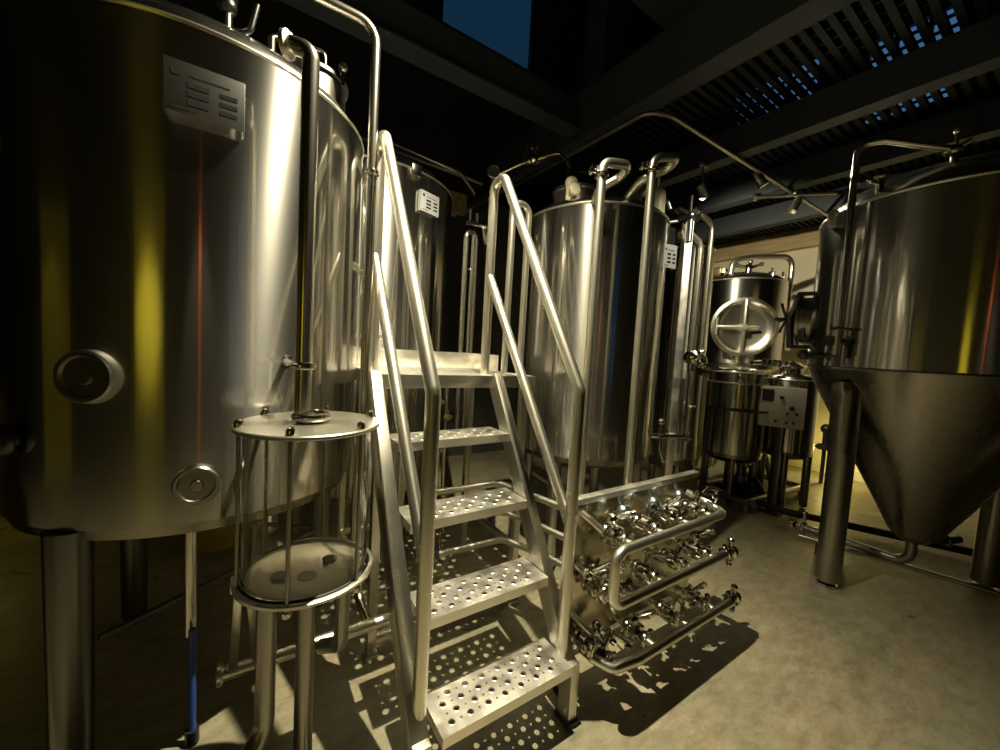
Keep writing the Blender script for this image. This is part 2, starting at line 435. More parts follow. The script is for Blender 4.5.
# ------------------------------------------------------------------ brew tanks
def shell_profile(R, z0, z1, base):
    return [(R - .012, z0 - base), (R, z0 + .004 - base), (R, z1 - .004 - base), (R - .012, z1 - base)]
def nameplate(parent, c, R, adeg, z, w, h, stand=.02, tilt=0, mat='plate_label'):
    """engraved data plate standing off the shell on two posts"""
    n = V((cos(rad(adeg + tilt)), sin(rad(adeg + tilt)), 0)); t = V((-n.y, n.x, 0)); p = pol(c, R + stand, adeg, z)
    m = Matrix(((t.x, 0, n.x, p.x), (t.y, 0, n.y, p.y), (0, 1, 0, p.z), (0, 0, 0, 1)))
    b = B(); b.box((-w / 2, -h / 2, 0), (w / 2, h / 2, .006), m, .002)
    b.box((-w / 2, -h / 2, -stand), (-w / 2 + .004, h / 2, 0), m); b.box((w / 2 - .004, -h / 2, -stand), (w / 2, h / 2, 0), m)
    pl = b.build('nameplate', mat, parent, 30)
    b = B()
    for k in range(3):
        zz = h * (.08 - .17 * k)
        b.box((-w * .22, zz - h * .045, .006), (w * .04, zz + h * .045, .0068), m); b.box((w * .18, zz - h * .04, .006), (w * .40, zz + h * .04, .0068), m)
    b.lathe([(0, .0068), (w * .06, .0068), (w * .06, .006)], m @ V((-w * .36, h * .28, 0)), n, 12)
    b.box((-w * .2, h * .24, .006), (w * .3, h * .27, .0066), m); b.box((-w * .4, -h * .42, .006), (-w * .1, -h * .39, .0066), m)
    b.build('engraving', 'ink', pl, 0)
    return pl
def blank_port(parent, c, R, adeg, z, r, mat='leg'):
    """flanged port closed with a blank cap, welded to the shell"""
    n = V((cos(rad(adeg)), sin(rad(adeg)), 0)); p = pol(c, R, adeg, z)
    b = B(); b.lathe([(r * 1.12, -.03), (r * 1.05, .004), (r, .014), (r, .018), (r * .93, .023), (r * .80, .023), (r * .74, .015), (r * .30, .015), (r * .25, .022), (0, .023)], p, n, 40)
    return b.build('blank_port', mat, parent)
def tank_leg(parent, x, y, z, r0, r1, name='leg', foot=True, mat='leg'):
    b = B(); b.lathe([(r1 * .9, .035), (r1, .04), (r0, z), (0, z + .001)], (x, y, 0), (0, 0, 1), 28)
    l = b.build(name, mat, parent)
    if foot:
        b = B(); b.lathe([(0, .04), (r1 * .35, .04), (r1 * .35, .018), (r1 * .8, .016), (r1 * .85, 0), (0, 0)], (x, y, 0), (0, 0, 1), 20)
        b.build('levelling_foot', 'fitting', l)
    return l
def dome(parent, c, R, z, h, neck, name='domed_lid', mat='dome'):
    prof = [(R - .012, z)]
    for k in range(1, 11):
        a = pi / 2 * k / 10; r = neck + (R - .012 - neck) * cos(a); prof.append((r, z + h * sin(a)))
    prof += [(0, z + h)]
    b = B(); b.lathe(prof, (c[0], c[1], 0), (0, 0, 1), 72); d = b.build(name, mat, parent)
    b = B(); b.torus((c[0], c[1], z + .002), (0, 0, 1), R - .004, .008, 72, 8); b.build('rim_weld', 'rail', d)
    return d
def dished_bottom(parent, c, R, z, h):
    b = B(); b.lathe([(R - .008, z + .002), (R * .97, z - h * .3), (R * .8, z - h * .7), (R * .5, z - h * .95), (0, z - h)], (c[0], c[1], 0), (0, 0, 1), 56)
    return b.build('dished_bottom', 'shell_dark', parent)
def shell(parent, c, R, z0, z1, mat='shell', name='shell'):
    b = B(); b.lathe([(R - .014, z0), (R, z0 + .006), (R, z1 - .006), (R - .014, z1)], (c[0], c[1], 0), (0, 0, 1), 96)
    return b.build(name, mat, parent)
def manway_top(parent, c, R, adeg, rr, z, r, h=.10, mat='dome'):
    p = pol(c, rr, adeg, z)
    b = B(); b.lathe([(r, -.08), (r, h), (r * 1.08, h), (r * 1.08, h + .012), (r * .95, h + .02), (r * .5, h + .045), (0, h + .05)], p, (0, 0, 1), 40)
    mw = b.build('top_manway', mat, parent)
    for k in range(4):
        b = B(); q = pol(p, r * 1.1, 45 + 90 * k, p.z + h - .02); b.cyl(q, q + V((0, 0, .06)), .008, 10); b.ball(q + V((0, 0, .07)), .018)
        b.build('hatch_knob', 'fitting', mw)
    b = B(); b.tube([p + V((-r * .4, 0, h + .03)), p + V((-r * .4, 0, h + .14)), p + V((r * .4, 0, h + .14)), p + V((r * .4, 0, h + .03))], .008, .02, 10)
    b.build('hatch_handle', 'fitting', mw)
    return mw

# --- big tank at the left
c1, R1 = (-.595, 1.06), .554
t1 = thing('brew_kettle', 'largest brushed steel tank filling the left side, with nameplate and two round blank ports', 'tank', (c1[0], c1[1], 0))
shell(t1, c1, R1, .80, 2.22)
dome(t1, c1, R1, 2.22, .16, .12)
dished_bottom(t1, c1, R1, .80, .10)
nameplate(t1, c1, R1, -89, 2.03, .18, .135, .028)
blank_port(t1, c1, R1, -116, 1.24, .072)
blank_port(t1, c1, R1, -90.6, .925, .058)
for a, r in ((-125, .53), (129, .50), (12, .45)):
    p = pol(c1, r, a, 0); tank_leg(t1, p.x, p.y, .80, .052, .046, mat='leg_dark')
manway_top(t1, c1, R1, -36, .38, 2.27, .13, .10, 'leg_dark')
b = B(); p = pol(c1, R1, -141, 1.05); n = V((cos(rad(-141)), sin(rad(-141)), 0))
b.cyl(p - n * .02, p + n * .02, .022); b.lathe([(.04, 0), (.045, .006), (.045, .02), (.03, .03), (0, .03)], p + n * .01, n, 20)
b.build('side_valve', 'dark_metal', t1)
b = B(); p = pol(c1, .40, -83, 2.24); b.cyl(p, p + V((0, 0, .16)), .014); b.ball(p + V((0, 0, .17)), .028); b.lathe([(.025, .0), (.03, .02), (.0, .05)], p + V((0, 0, .18)), (0, 0, 1), 16)
b.tube([p + V((.0, 0, .1)), p + V((.06, -.02, .1)), p + V((.08, -.02, .2))], .009, .03, 10)
b.build('vent_valve', 'dark_metal', t1)
b = B(); p = pol(c1, .42, -66, 2.24); b.cyl(p, p + V((0, 0, .14)), .012); b.tube([p + V((0, 0, .14)), p + V((.05, .02, .18))], .010, 0, 10); b.ball(p + V((.05, .02, .18)), .02)
b.build('relief_valve', 'dark_metal', t1)
b = B(); b.tube([pol(c1, .40, -95, .78), pol(c1, .40, -95, .36)], .018); b.build('drain_tube', 'pipe', t1)
b = B(); q0, q1 = pol(c1, .46, -124, .42), pol(c1, .46, 129, .5); q2 = pol(c1, .45, 12, .42)
b.tube([q0, q2], .010, 0, 10); b.tube([q1, q2], .010, 0, 10); b.build('leg_brace', 'dark_metal', t1)

# --- tank at the back behind the platform
c2, R_2 = (.27, 1.98), .555
t2 = thing('brew_kettle', 'dark steel tank behind the work platform, small white nameplate near its top', 'tank', (c2[0], c2[1], 0))
shell(t2, c2, R_2, .42, 2.45); dome(t2, c2, R_2, 2.45, .15, .12); dished_bottom(t2, c2, R_2, .42, .1)
nameplate(t2, c2, R_2, -69, 2.275, .155, .125, .02, 0, 'plate_white')
for a in (-100, -20, 80, 170):
    p = pol(c2, .46, a, 0); tank_leg(t2, p.x, p.y, .43, .05, .05)
b = B(); p = pol(c2, R_2 + .01, -80, 2.42); b.box(p - V((.03, .03, .02)), p + V((.03, .03, .05)), None, .006); b.build('lid_clamp', 'fitting', t2)
b = B(); b.tube([pol(c2, .35, -95, 2.55), pol(c2, .35, -95, 2.66), pol(c2, .6, -30, 2.64), pol(c2, .75, -10, 2.60)], .014, .05, 12); b.build('spray_line', 'pipe', t2)

# --- bright tank in the middle
c3, R3 = (1.5, 1.0), .472
t3 = thing('mash_tun', 'brightly lit steel tank between the stair rail and the tall pipes', 'tank', (c3[0], c3[1], 0))
shell(t3, c3, R3, .75, 2.24); dome(t3, c3, R3, 2.24, .10, .2); dished_bottom(t3, c3, R3, .75, .09)
nameplate(t3, c3, R3, -70, 2.005, .105, .14, .03, -30, 'plate_white')
for a in (-156, -66, 24, 114):
    p = pol(c3, .40, a, 0); tank_leg(t3, p.x, p.y, .76, .038, .036)
b = B(); p = V((1.30, .98, 2.30))
b.lathe([(.15, -.03), (.15, .10), (.162, .10), (.162, .118), (.14, .125), (.06, .13), (0, .13)], p, (0, 0, 1), 40); hp = b.build('hatch', 'frame', t3)
b = B(); b.tube([p + V((-.07, -.06, .11)), p + V((-.07, -.06, .22)), p + V((.07, -.1, .22)), p + V((.07, -.1, .11))], .008, .02, 10); b.build('hatch_handle', 'fitting', hp)
b = B(); q = p + V((-.15, -.1, .0)); b.cyl(q, q + V((0, 0, .09)), .03); b.ball(q + V((0, 0, .11)), .038); b.lathe([(.02, 0), (.035, .01), (.035, .03), (0, .04)], q + V((-.01, -.03, .05)), (-.3, -.9, .2), 16); b.build('hatch_clamp', 'cream', hp)
b = B(); a0 = pol(c3, .25, -35, 2.26); b.tube([a0, a0 + V((-.0, 0, .30)), a0 + V((.28, .02, .30)), a0 + V((.32, .03, -.3))], .052, .15, 24); b.build('vapour_pipe', 'rail', t3)
b = B(); p = pol(c3, R3, -50, .86); n = V((cos(rad(-50)), sin(rad(-50)), 0)); n2 = V((.93, -.36, 0)).normalized()
b.cyl(p - n * .05, p + n * .05, .018); b.tube([p + n * .05, p + n * .05 + n2 * .20], .014, 0, 14); clamp_ring(b, p + n * .05 + n2 * .05, n2, .018); b.lathe([(.014, 0), (.032, .005), (.032, .02), (.014, .024)], p + n * .05 + n2 * .2, n2, 20)
b.tube([p + n * .05, p + n * .05 + V((0, -.01, -.10)), p + n * .09 + V((-.04, -.02, -.16))], .016, .03, 14); b.cyl(p + n * .05, p + n * .05 + V((0, 0, .09)), .008, 10); b.ball(p + n * .05 + V((0, 0, .1)), .022)
b.build('sample_valve', 'fitting', t3)
# ------------------------------------------------------------------ sight-glass vessel in front of the big tank
gx, gy = -.328, .27
zb_, zt_ = .715, 1.13
gv = thing('sight_glass_vessel', 'round glass-walled vessel with steel lid and tie rods in front of largest tank', 'vessel', (gx, gy, 0))
b = B(); b.lathe([(0, .0), (.184, 0), (.187, .003), (.187, .009), (.184, .012), (0, .012)], (gx, gy, zt_), (0, 0, 1), 64); b.build('lid', 'frame', gv)
b = B(); b.lathe([(0, -.034), (.06, -.034), (.176, -.012), (.182, -.008), (.182, .0), (.176, .003), (.162, .003), (.156, -.003), (.06, -.026), (0, -.027)], (gx, gy, zb_), (0, 0, 1), 64); bp_ = b.build('base_plate', 'frame', gv)
b = B(); b.lathe([(.022, 0), (.022, .001), (0, .001)], (gx + .07, gy + .05, zb_ - .016), (0, 0, 1), 20); b.lathe([(.022, 0), (.022, .001), (0, .001)], (gx - .07, gy + .02, zb_ - .016), (0, 0, 1), 20); b.build('drain_hole', 'black', bp_)
b = B(); b.lathe([(.162, zb_ + .004), (.162, zt_ - .001), (.156, zt_ - .001), (.156, zb_ + .004), (.162, zb_ + .004)], (gx, gy, 0), (0, 0, 1), 72); b.build('glass_cylinder', 'glass', gv)
for k in range(6):
    a = -112 + 60 * k; p = pol((gx, gy), .171, a, zb_ - .03)
    b = B(); b.cyl(p, (p.x, p.y, zt_ + .02), .0052, 12); rd = b.build('tie_rod', 'leg', gv)
    b = B(); b.lathe([(.0115, 0), (.0115, .010), (.0085, .018), (0, .021)], (p.x, p.y, zt_ + .012), (0, 0, 1), 12); b.build('cap_nut', 'fitting', rd)
    b = B(); b.lathe([(0, 0), (.0105, 0), (.0105, .012), (0, .012)], (p.x, p.y, zb_ - .03), (0, 0, 1), 6); b.build('hex_nut', 'fitting', rd)
b = B(); b.torus((gx, gy, zb_ + .004), (0, 0, 1), .1665, .004, 56, 8); b.build('gasket', 'rubber', gv)
b = B(); clamp_ring(b, (gx, gy, zt_ + .028), (0, 0, 1), .036); b.lathe([(.034, .012), (.04, .016), (.04, .024), (.03, .03)], (gx, gy, zt_), (0, 0, 1), 28); b.build('lid_clamp', 'fitting', gv)
# stand below the vessel
b = B(); b.tube([(gx, gy, .69), (gx, gy, 0.0)], .026, 0, 20); b.build('centre_post', 'leg', gv)
b = B(); p = V((gx - .10, gy - .005, 0)); b.tube([(p.x, p.y, .69), (p.x, p.y, .26), (p.x - .10, p.y - .07, .20), (p.x - .34, p.y - .22, .19)], .025, .07, 20); b.build('outlet_pipe', 'leg', gv)
b = B(); p = V((gx + .11, gy + .05, 0)); b.tube([(p.x, p.y, .66), (p.x, p.y, .40), (p.x - .04, p.y + .10, .34)], .023, .05, 18); b.build('inlet_pipe', 'leg', gv)
b = B()
for (dx, dy) in ((.20, .05), (.12, -.10), (-.18, .04)):
    b.beam((gx, gy, .672), (gx + dx * .85, gy + dy * .85, .672), .028, .012)
b.build('support_arm', 'rail', gv)
for sx in (-.155,):
    b = B(); q = V((gx + sx, gy + .06, .67)); b.beam(q + V((-.01, 0, 0)), (-.505, .43, .362), .014, .022, (1, 0, 0)); b.beam(q + V((.015, .0, 0)), (-.445, .43, .362), .014, .022, (1, 0, 0)); b.box(q - V((.03, .03, .0)), q + V((.04, .03, .02)), None, .003)
    b.build('bracket', 'rail', gv)

b = B(); rx, ry = -.350, .268
b.tube([(rx, ry, 1.15), (rx, ry, 2.13), (rx - .04, ry + .027, 2.145), (rx - .05, ry + .034, 2.145)], .0215, .05, 20)
pp = thing('riser_pipe', 'upright steel pipe rising from the lid of the glass vessel', 'pipe', (-.35, .268, 1.15))
b.build('tube', 'pipe', pp)
b = B(); b.lathe([(.0215, 0), (.034, .004), (.034, .014), (.026, .02), (0, .02)], (rx - .045, ry + .031, 2.145), (-.83, .55, 0), 24); b.build('end_flange', 'rail', pp)
b = B(); clamp_ring(b, (rx, ry, 1.30), (0, 0, 1), .0225); q = pol(c1, R1 - .01, -66, 1.30); b.tube([q, (rx - .015, ry + .018, 1.30)], .009, 0, 12); b.lathe([(.024, 0), (.02, .01), (.009, .016)], q, V((rx, ry, 1.3)) - q, 16); b.build('wall_bracket', 'fitting', pp)
px2, py2 = -.093, .631
b = B(); b.tube([(px2, .46, .34), (px2, py2, .34), (px2, py2, 2.55), (px2 - .9, py2 + .02, 2.56)], .0175, .07, 18)
pp = thing('riser_pipe', 'tall steel pipe beside the left stair rail, bending over the largest tank', 'pipe', (px2, py2, .34))
b.build('tube', 'pipe', pp)
b = B(); clamp_ring(b, (px2, py2, 2.02), (0, 0, 1), .018); b.cyl((px2, py2, 2.02), (px2 + .025, py2 + .04, 2.02), .008, 10); b.build('pipe_clamp', 'fitting', pp)
b = B(); b.tube([(-.535, .447, .34), (.14, .445, .335), (.16, .62, .30)], .022, .09, 18); b.lathe([(.022, 0), (.032, .004), (.032, .016), (0, .02)], (-.53, .447, .34), (-1, 0, 0), 20)
solo(b, 'transfer_pipe', 'rail', 'low pipe passing behind the posts under the glass vessel', 'pipe', (-.3, .445, .34))

# ------------------------------------------------------------------ stair and platform
RUN, DEP, W, RISE = .15984, .16581, .51459, .25
st = thing('access_stair', 'steel stair of four perforated treads between two tube handrails', 'stair', (W / 2, .3, 0))
def tread_mesh(y0, z):
    b = B(); cell = .0325; nx, ny = 14, 4; x0 = (W - nx * cell) / 2; ya = y0 + (DEP - ny * cell) / 2
    b.perf(x0, ya, z, nx, ny, cell, cell, .0092, .0034)
    xl, xr, yl, yr = .004, W - .004, y0 + .003, y0 + DEP - .003
    X1, Y1 = x0 + nx * cell, ya + ny * cell
    for lo, hi in (((xl, yl), (x0, yr)), ((X1, yl), (xr, yr)), ((x0, yl), (X1, ya)), ((x0, Y1), (X1, yr))):
        b.box((lo[0], lo[1], z - .003), (hi[0], hi[1], z))
    b.box((xl, yl - .003, z - .034), (xr, yl, z)); b.box((xl, yr, z - .034), (xr, yr + .003, z)); b.box((xl - .003, yl - .003, z - .034), (xl, yr + .003, z)); b.box((xr, yl - .003, z - .034), (xr + .003, yr + .003, z))
    b.box((xl, yl, z - .034), (xr, yl + .02, z - .031))
    return b
tr0 = tread_mesh(0, RISE).build('tread', 'plate', st, 25)
for k in range(1, 4): copy_part(tr0, st, tr0.location + V((0, RUN * k, RISE * k)))
ytop = RUN * 4
for xa, xb in ((-.082, -.026), (W + .003, W + .048)):
    xm = (xa + xb) / 2
    b = B(); s0 = V((xm, .055, .20)); s1 = V((xm, ytop + .03, 1.245))
    b.beam(s0, s1, xb - xa, .075, (0, -1, .6))
    b.build('stringer', 'frame', st)
    b = B(); b.beam((xm, .04, .0), (xm, .04, .24), xb - xa - .004, .06, (0, 1, 0)); lg = b.build('stair_foot', 'frame', st)
    b = B(); b.box((xa - .004, .0, 0), (xb + .004, .08, .02), None, .004); b.build('rubber_pad', 'rubber', lg)
def handrail(x, ob):
    b = B(); r = .0225
    b.tube([(x, ob, .17), (x, ob, 1.245), (x, ytop + .01, 2.185), (x, ytop + .10, 2.18), (x, ytop + .10, 1.25)], r, .045, 20)
    h = b.build('handrail', 'rail', st)
    b = B(); b.tube([(x, ob, .74), (x, ytop + .10, 1.74)], r * .9, 0, 18); b.build('mid_rail', 'rail', h)
    return h
handrail(.522, .07); handrail(-.042, .08)

pf = thing('work_platform', 'raised perforated platform at the head of the stair on square legs', 'platform', (.35, .97, 0))
PX0, PX1, PY0, PY1, PZ = -.03, .775, ytop, 1.30, 1.25
b = B(); cell = .0325; nx = 24; ny = 19
b.perf(PX0 + .012, PY0 + .025, PZ, nx, ny, cell, cell, .0098, .0036, 8)
b.box((PX0, PY0, PZ - .003), (PX1, PY0 + .025, PZ)); b.box((PX0, PY0 + .025 + ny * cell, PZ - .003), (PX1, PY1, PZ)); b.box((PX0, PY0 + .025, PZ - .003), (PX0 + .012, PY1, PZ)); b.box((PX0 + .012 + nx * cell, PY0 + .025, PZ - .003), (PX1, PY1, PZ))
b.build('deck_plate', 'plate', pf, 25)
b = B()
for lo, hi in (((PX0, PY0, 1.192), (PX1, PY0 + .04, PZ - .004)), ((PX0, PY1 - .04, 1.192), (PX1, PY1, PZ - .004)), ((PX0, PY0 + .04, 1.192), (PX0 + .04, PY1 - .04, PZ - .004)), ((PX1 - .04, PY0 + .04, 1.192), (PX1, PY1 - .04, PZ - .004)), ((.35, PY0 + .04, 1.2), (.39, PY1 - .04, PZ - .004))):
    b.box(lo, hi, None, .003)
b.build('edge_frame', 'frame', pf)
for lo, hi in (((PX0, PY1 - .006, PZ), (PX1, PY1, PZ + .095)), ((PX1 - .006, 1.0, PZ), (PX1, PY1 - .006, PZ + .095))):
    b = B(); b.box(lo, hi, None, .002); b.build('kick_plate', 'plate', pf)
for x, y in ((PX0 + .02, PY0 + .06), (PX1 - .03, PY0 + .06), (PX0 + .02, PY1 - .03), (PX1 - .03, PY1 - .03), (.30, PY1 - .03)):
    b = B(); b.beam((x, y, 0), (x, y, 1.195), .038, .038, (0, 1, 0)); lg = b.build('platform_leg', 'frame', pf)
    b = B(); b.box((x - .03, y - .03, 0), (x + .03, y + .03, .012), None, .003); b.build('foot_plate', 'frame', lg)
b = B()
b.beam((PX0 + .02, PY1 - .03, .32), (PX1 - .03, PY1 - .03, .32), .03, .03); b.beam((PX1 - .03, PY0 + .06, .32), (PX1 - .03, PY1 - .03, .32), .03, .03); b.beam((PX0 + .02, PY0 + .06, .32), (PX0 + .02, PY1 - .03, .32), .03, .03)
b.beam((PX0 + .02, PY0 + .06, .07), (PX1 - .03, PY0 + .06, .07), .035, .05)
b.build('cross_brace', 'frame', pf)
b = B(); b.tube([(.722, .86, PZ), (.722, .86, 2.185), (.83, .86, 2.185), (.83, .86, 1.22)], .0185, .05, 18); b.tube([(.735, .70, PZ), (.735, .70, 1.72), (.735, .86, 1.72)], .0001, .03, 6) if False else None
b.build('guard_hoop', 'rail', pf)
b = B(); b.tube([(.0, .85, PZ), (.0, .85, 2.18), (.0, 1.22, 2.18), (.0, 1.22, PZ)], .0185, .06, 18); b.tube([(.0, .85, 1.72), (.0, 1.22, 1.72)], .016, 0, 16); b.build('guard_hoop', 'rail', pf)
for z in (1.40, 1.60):
    b = B(); b.box((.03, 1.2, z), (.17, 1.23, z + .02), None, .003); b.build('guard_crossbar', 'frame', pf)

# ------------------------------------------------------------------ valve manifold
mf = thing('valve_manifold', 'steel panel with three rows of sanitary valves and looped header pipe right of the stair', 'manifold', (1.0, .12, 0))
MX0, MX1, MY, MZ0, MZ1 = .592, 1.46, .12, .20, .80
b = B(); b.box((MX0, MY, MZ0), (MX1, MY + .004, MZ1), None, .001); b.build('panel', 'panel', mf)
b = B(); b.box((MX0, MY - .008, MZ1), (MX1, MY + .030, MZ1 + .012), None, .003); b.box((MX0, MY - .008, MZ1 - .012), (MX1, MY - .004, MZ1), None); b.build('top_flange', 'plate', mf)
for x in (MX0 + .0, MX1 - .04):
    b = B(); b.beam((x + .02, MY + .028, 0.0), (x + .02, MY + .028, MZ1), .04, .045, (0, 1, 0)); lg = b.build('stand_leg', 'frame', mf)
    b = B(); b.lathe([(0, 0), (.035, 0), (.035, .01), (.02, .02)], (x + .02, MY + .028, 0), (0, 0, 1), 20); b.build('foot', 'rubber', lg)
b = B(); b.beam((MX0 + .04, MY + .028, .15), (MX1 - .04, MY + .028, .15), .03, .03); b.build('stand_rail', 'frame', mf)
HY = -.055; HR = .019
z1h, z2h, z3h = .672, .463, .205
b = B()
b.tube([(1.36, MY + .001, z1h + .05), (1.395, .04, z1h + .02), (1.40, HY, z1h), (.635, HY, z1h), (.635, HY, z2h), (1.44, HY, z2h)], HR, .05, 18)
b.build('header_pipe', 'rail', mf)
b = B(); b.tube([(.63, .02, z3h + .02), (.68, HY + .01, z3h), (.80, HY - .01, z3h), (1.52, HY - .01, z3h)], HR, .05, 18); b.build('header_pipe', 'rail', mf)
# one butterfly valve: body on the y axis, with clamps and trigger handle
v0 = B(); v0.lathe([(.0, -.046), (.0155, -.046), (.0155, -.030), (.023, -.030), (.023, -.024), (.0155, -.022), (.0155, -.013), (.027, -.013), (.029, -.011), (.029, .011), (.027, .013), (.0155, .013), (.0155, .022), (.023, .024), (.023, .030), (.0155, .030), (.0155, .046), (0, .046)], (0, 0, 0), (0, 1, 0), 24)
for a_ in (.6, 2.2, 3.8, 5.4): v0.cyl((.030 * cos(a_), -.017, .030 * sin(a_)), (.030 * cos(a_), .017, .030 * sin(a_)), .005, 8)
v0.cyl((0, 0, .03), (0, 0, .055), .010, 12)
vb = v0.build('butterfly_valve', 'fitting', None)
vb.parent = mf; vb.scale = (1.25,) * 3
b = B(); b.lathe([(.013, 0), (.018, .006), (.018, .016), (.010, .024), (0, .025)], (0, 0, .052), (0, 0, 1), 16); b.beam((0, 0, .066), (.055, -.035, .072), .014, .007); b.beam((.01, 0, .055), (.05, -.03, .045), .010, .006)
b.lathe([(.0, 0), (.010, .004), (.010, .018), (0, .022)], (.048, -.03, .064), (.8, -.55, .1), 10)
h = b.build('trigger_handle', 'fitting', None); h.parent = vb
for s_ in (-1, 1):
    b = B(); clamp_ring(b, (0, .036 * s_, 0), (0, 1, 0), .0185); h = b.build('clamp', 'fitting', None); h.parent = vb
O = origin_of(mf)
rows = [(z1h, (.735, .93, 1.115, 1.30), 0), (z2h, (.76, .95, 1.16, 1.35), 0), (z3h, (.70, .92, 1.16, 1.38), 0)]
first = True
for ri, (z, xs, dd_) in enumerate(rows):
    for k, x in enumerate(xs):
        loc = V((x, .035, z)) - O
        rot = (0, (-.35, .5, -.9, .2, .7)[(k + 2 * ri) % 5], 0)
        if first: vb.location = loc; vb.rotation_euler = rot; first = False
        else: copy_part(vb, mf, loc, rot)
        b = B(); b.tube([(x, MY + .002, z), (x, HY, z)], .016, 0, 14); b.build('branch_pipe', 'rail', mf)
for x, z in ((1.47, z2h), (1.55, z3h)):
    b = B(); clamp_ring(b, (x - .03, HY, z), (1, 0, 0), .021); b.build('clamp', 'fitting', mf)
    b = B(); b.lathe([(0, -.03), (.021, -.03), (.021, 0), (.034, .004), (.036, .02), (.026, .03), (.026, .045), (.0, .05)], (x, HY, z), (1, 0, 0), 22); b.cyl((x + .012, HY, z), (x + .012, HY, z - .055), .010, 12); b.ball((x + .012, HY, z - .06), .014); b.cyl((x + .015, HY, z + .02), (x + .015, HY, z + .05), .012, 12); b.ball((x + .015, HY, z + .055), .017); b.build('end_valve', 'fitting', mf)
copy_part(vb, mf, V((.655, .045, z2h + .02)) - O, (0, -.6, 0)); copy_part(vb, mf, V((.645, .065, z3h + .04)) - O, (0, .9, 0))
for x0, z0 in ((.64, .72), (.64, .50), (.63, .30)):
    b = B(); b.tube([(x0 - .02, MY + .01, z0 + .045), (x0, MY - .03, z0 + .02), (x0 + .035, .05, z0 - .02)], .013, .03, 14); b.build('elbow_pipe', 'rail', mf)
for x in (.80, 1.00, 1.19):
    b = B(); p = V((x, .045, .735)); b.lathe([(0, 0), (.024, 0), (.027, .006), (.027, .026), (.018, .040), (.008, .044), (.007, .075), (0, .076)], p, V((-.10, .45, 1)), 22); b.build('bell_knob', 'knob', mf)
b = B(); b.tube([(1.42, .0, z1h + .02), (1.42, -.0, z1h + .09), (1.37, .02, z1h + .10), (1.33, .03, z1h + .07)], .008, .03, 10); b.build('hook_handle', 'fitting', mf)
# pipes feeding the manifold from behind the stair
b = B()
for k, (z, y0) in enumerate(((.66, .62), (.52, .58), (.38, .55), (.25, .50))):
    bb = B(); bb.tube([(.30, y0 + .16, z), (.66, y0 + .14, z), (.72 + .02 * k, y0 - .10, z - .0), (.80, MY + .05, z), (.80, MY + .005, z)], .0165, .06, 16)
    bb.build('supply_pipe', 'rail', mf)
# ------------------------------------------------------------------ tall pipes in front of and beside the bright tank
def stand_pipe(label, x, y, z0, z1, out, valve, bottom):
    t = thing('riser_pipe', label, 'pipe', (x, y, z0))
    b = B(); pts = bottom + [(x, y, z1)] + [(x + o[0], y + o[1], z1 + o[2]) for o in out]
    b.tube(pts, .022, .05, 18); b.build('tube', 'rail', t)
    b = B(); clamp_ring(b, (x, y, z1 - .06), (0, 0, 1), .022)
    p = V((x, y, z1 - .055)); d = V((-.85, .3, .1)).normalized()
    b.cyl(p, p + d * .07, .010, 12); b.lathe([(.012, 0), (.022, .004), (.022, .012), (.012, .018)], p + d * .05, d, 16); b.cyl(p + d * .03 - V((0, 0, .03)), p + d * .03 + V((0, 0, .03)), .006, 8)
    b.build('clamp_valve', 'fitting', t)
    return t
stand_pipe('tall steel pipe nearest the stair rail, running up across the brightly lit tank', .928, .424, .62, 2.30, [(.155, -.03, .02), (.19, .05, .0), (.13, .13, -.05), (.30, .35, -.06)], True, [(.928, .17, .62), (.928, .424, .62)])
stand_pipe('tall steel pipe along the nameplate side of the brightly lit tank', 1.194, .342, .68, 2.37, [(.13, -.05, .03), (.17, .03, .01), (.08, .12, -.04), (.25, .45, -.10)], True, [(1.30, .16, .68), (1.194, .342, .68)])

bx = thing('support_post', 'flat box-section post right of the brightly lit tank nameplate', 'post', (1.975, .616, 0))
b = B(); b.beam((1.975, .616, 0), (1.975, .616, 2.30), .075, .05, (-.8, .6, 0)); b.build('column', 'plate', bx)
b = B(); b.box((1.92, .57, 2.30), (2.03, .66, 2.34), None, .006); b.box((1.85, .60, 2.34), (2.10, .64, 2.365), None, .004); b.cyl((1.98, .61, 2.36), (1.98, .61, 2.47), .014, 12); b.build('cable_bracket', 'black', bx)
b = B(); b.cyl((1.955, .59, 2.16), (1.955, .59, 2.30), .022, 14); b.ball((1.955, .59, 2.33), .03); b.build('sensor_head', 'knob', bx)
ac = thing('air_filter', 'cream cylinder with pointed tip standing above the brightly lit tank rim', 'filter', (1.80, .74, 2.14))
b = B(); b.lathe([(0, 0), (.048, 0), (.052, .01), (.052, .19), (.046, .22), (.02, .245), (.008, .25), (.006, .31), (0, .315)], (1.80, .74, 2.27), (0, 0, 1), 28); b.build('canister', 'cream', ac)
b = B(); b.box((1.75, .68, 2.14), (1.95, .80, 2.27), None, .012); b.build('mount_block', 'black', ac)
b = B(); b.tube([(1.855, .74, 2.45), (1.90, .73, 2.45), (1.92, .72, 2.40)], .014, .02, 12); b.cyl((1.86, .7, 2.29), (1.94, .66, 2.31), .012, 12); b.build('hose_fitting', 'knob', ac)

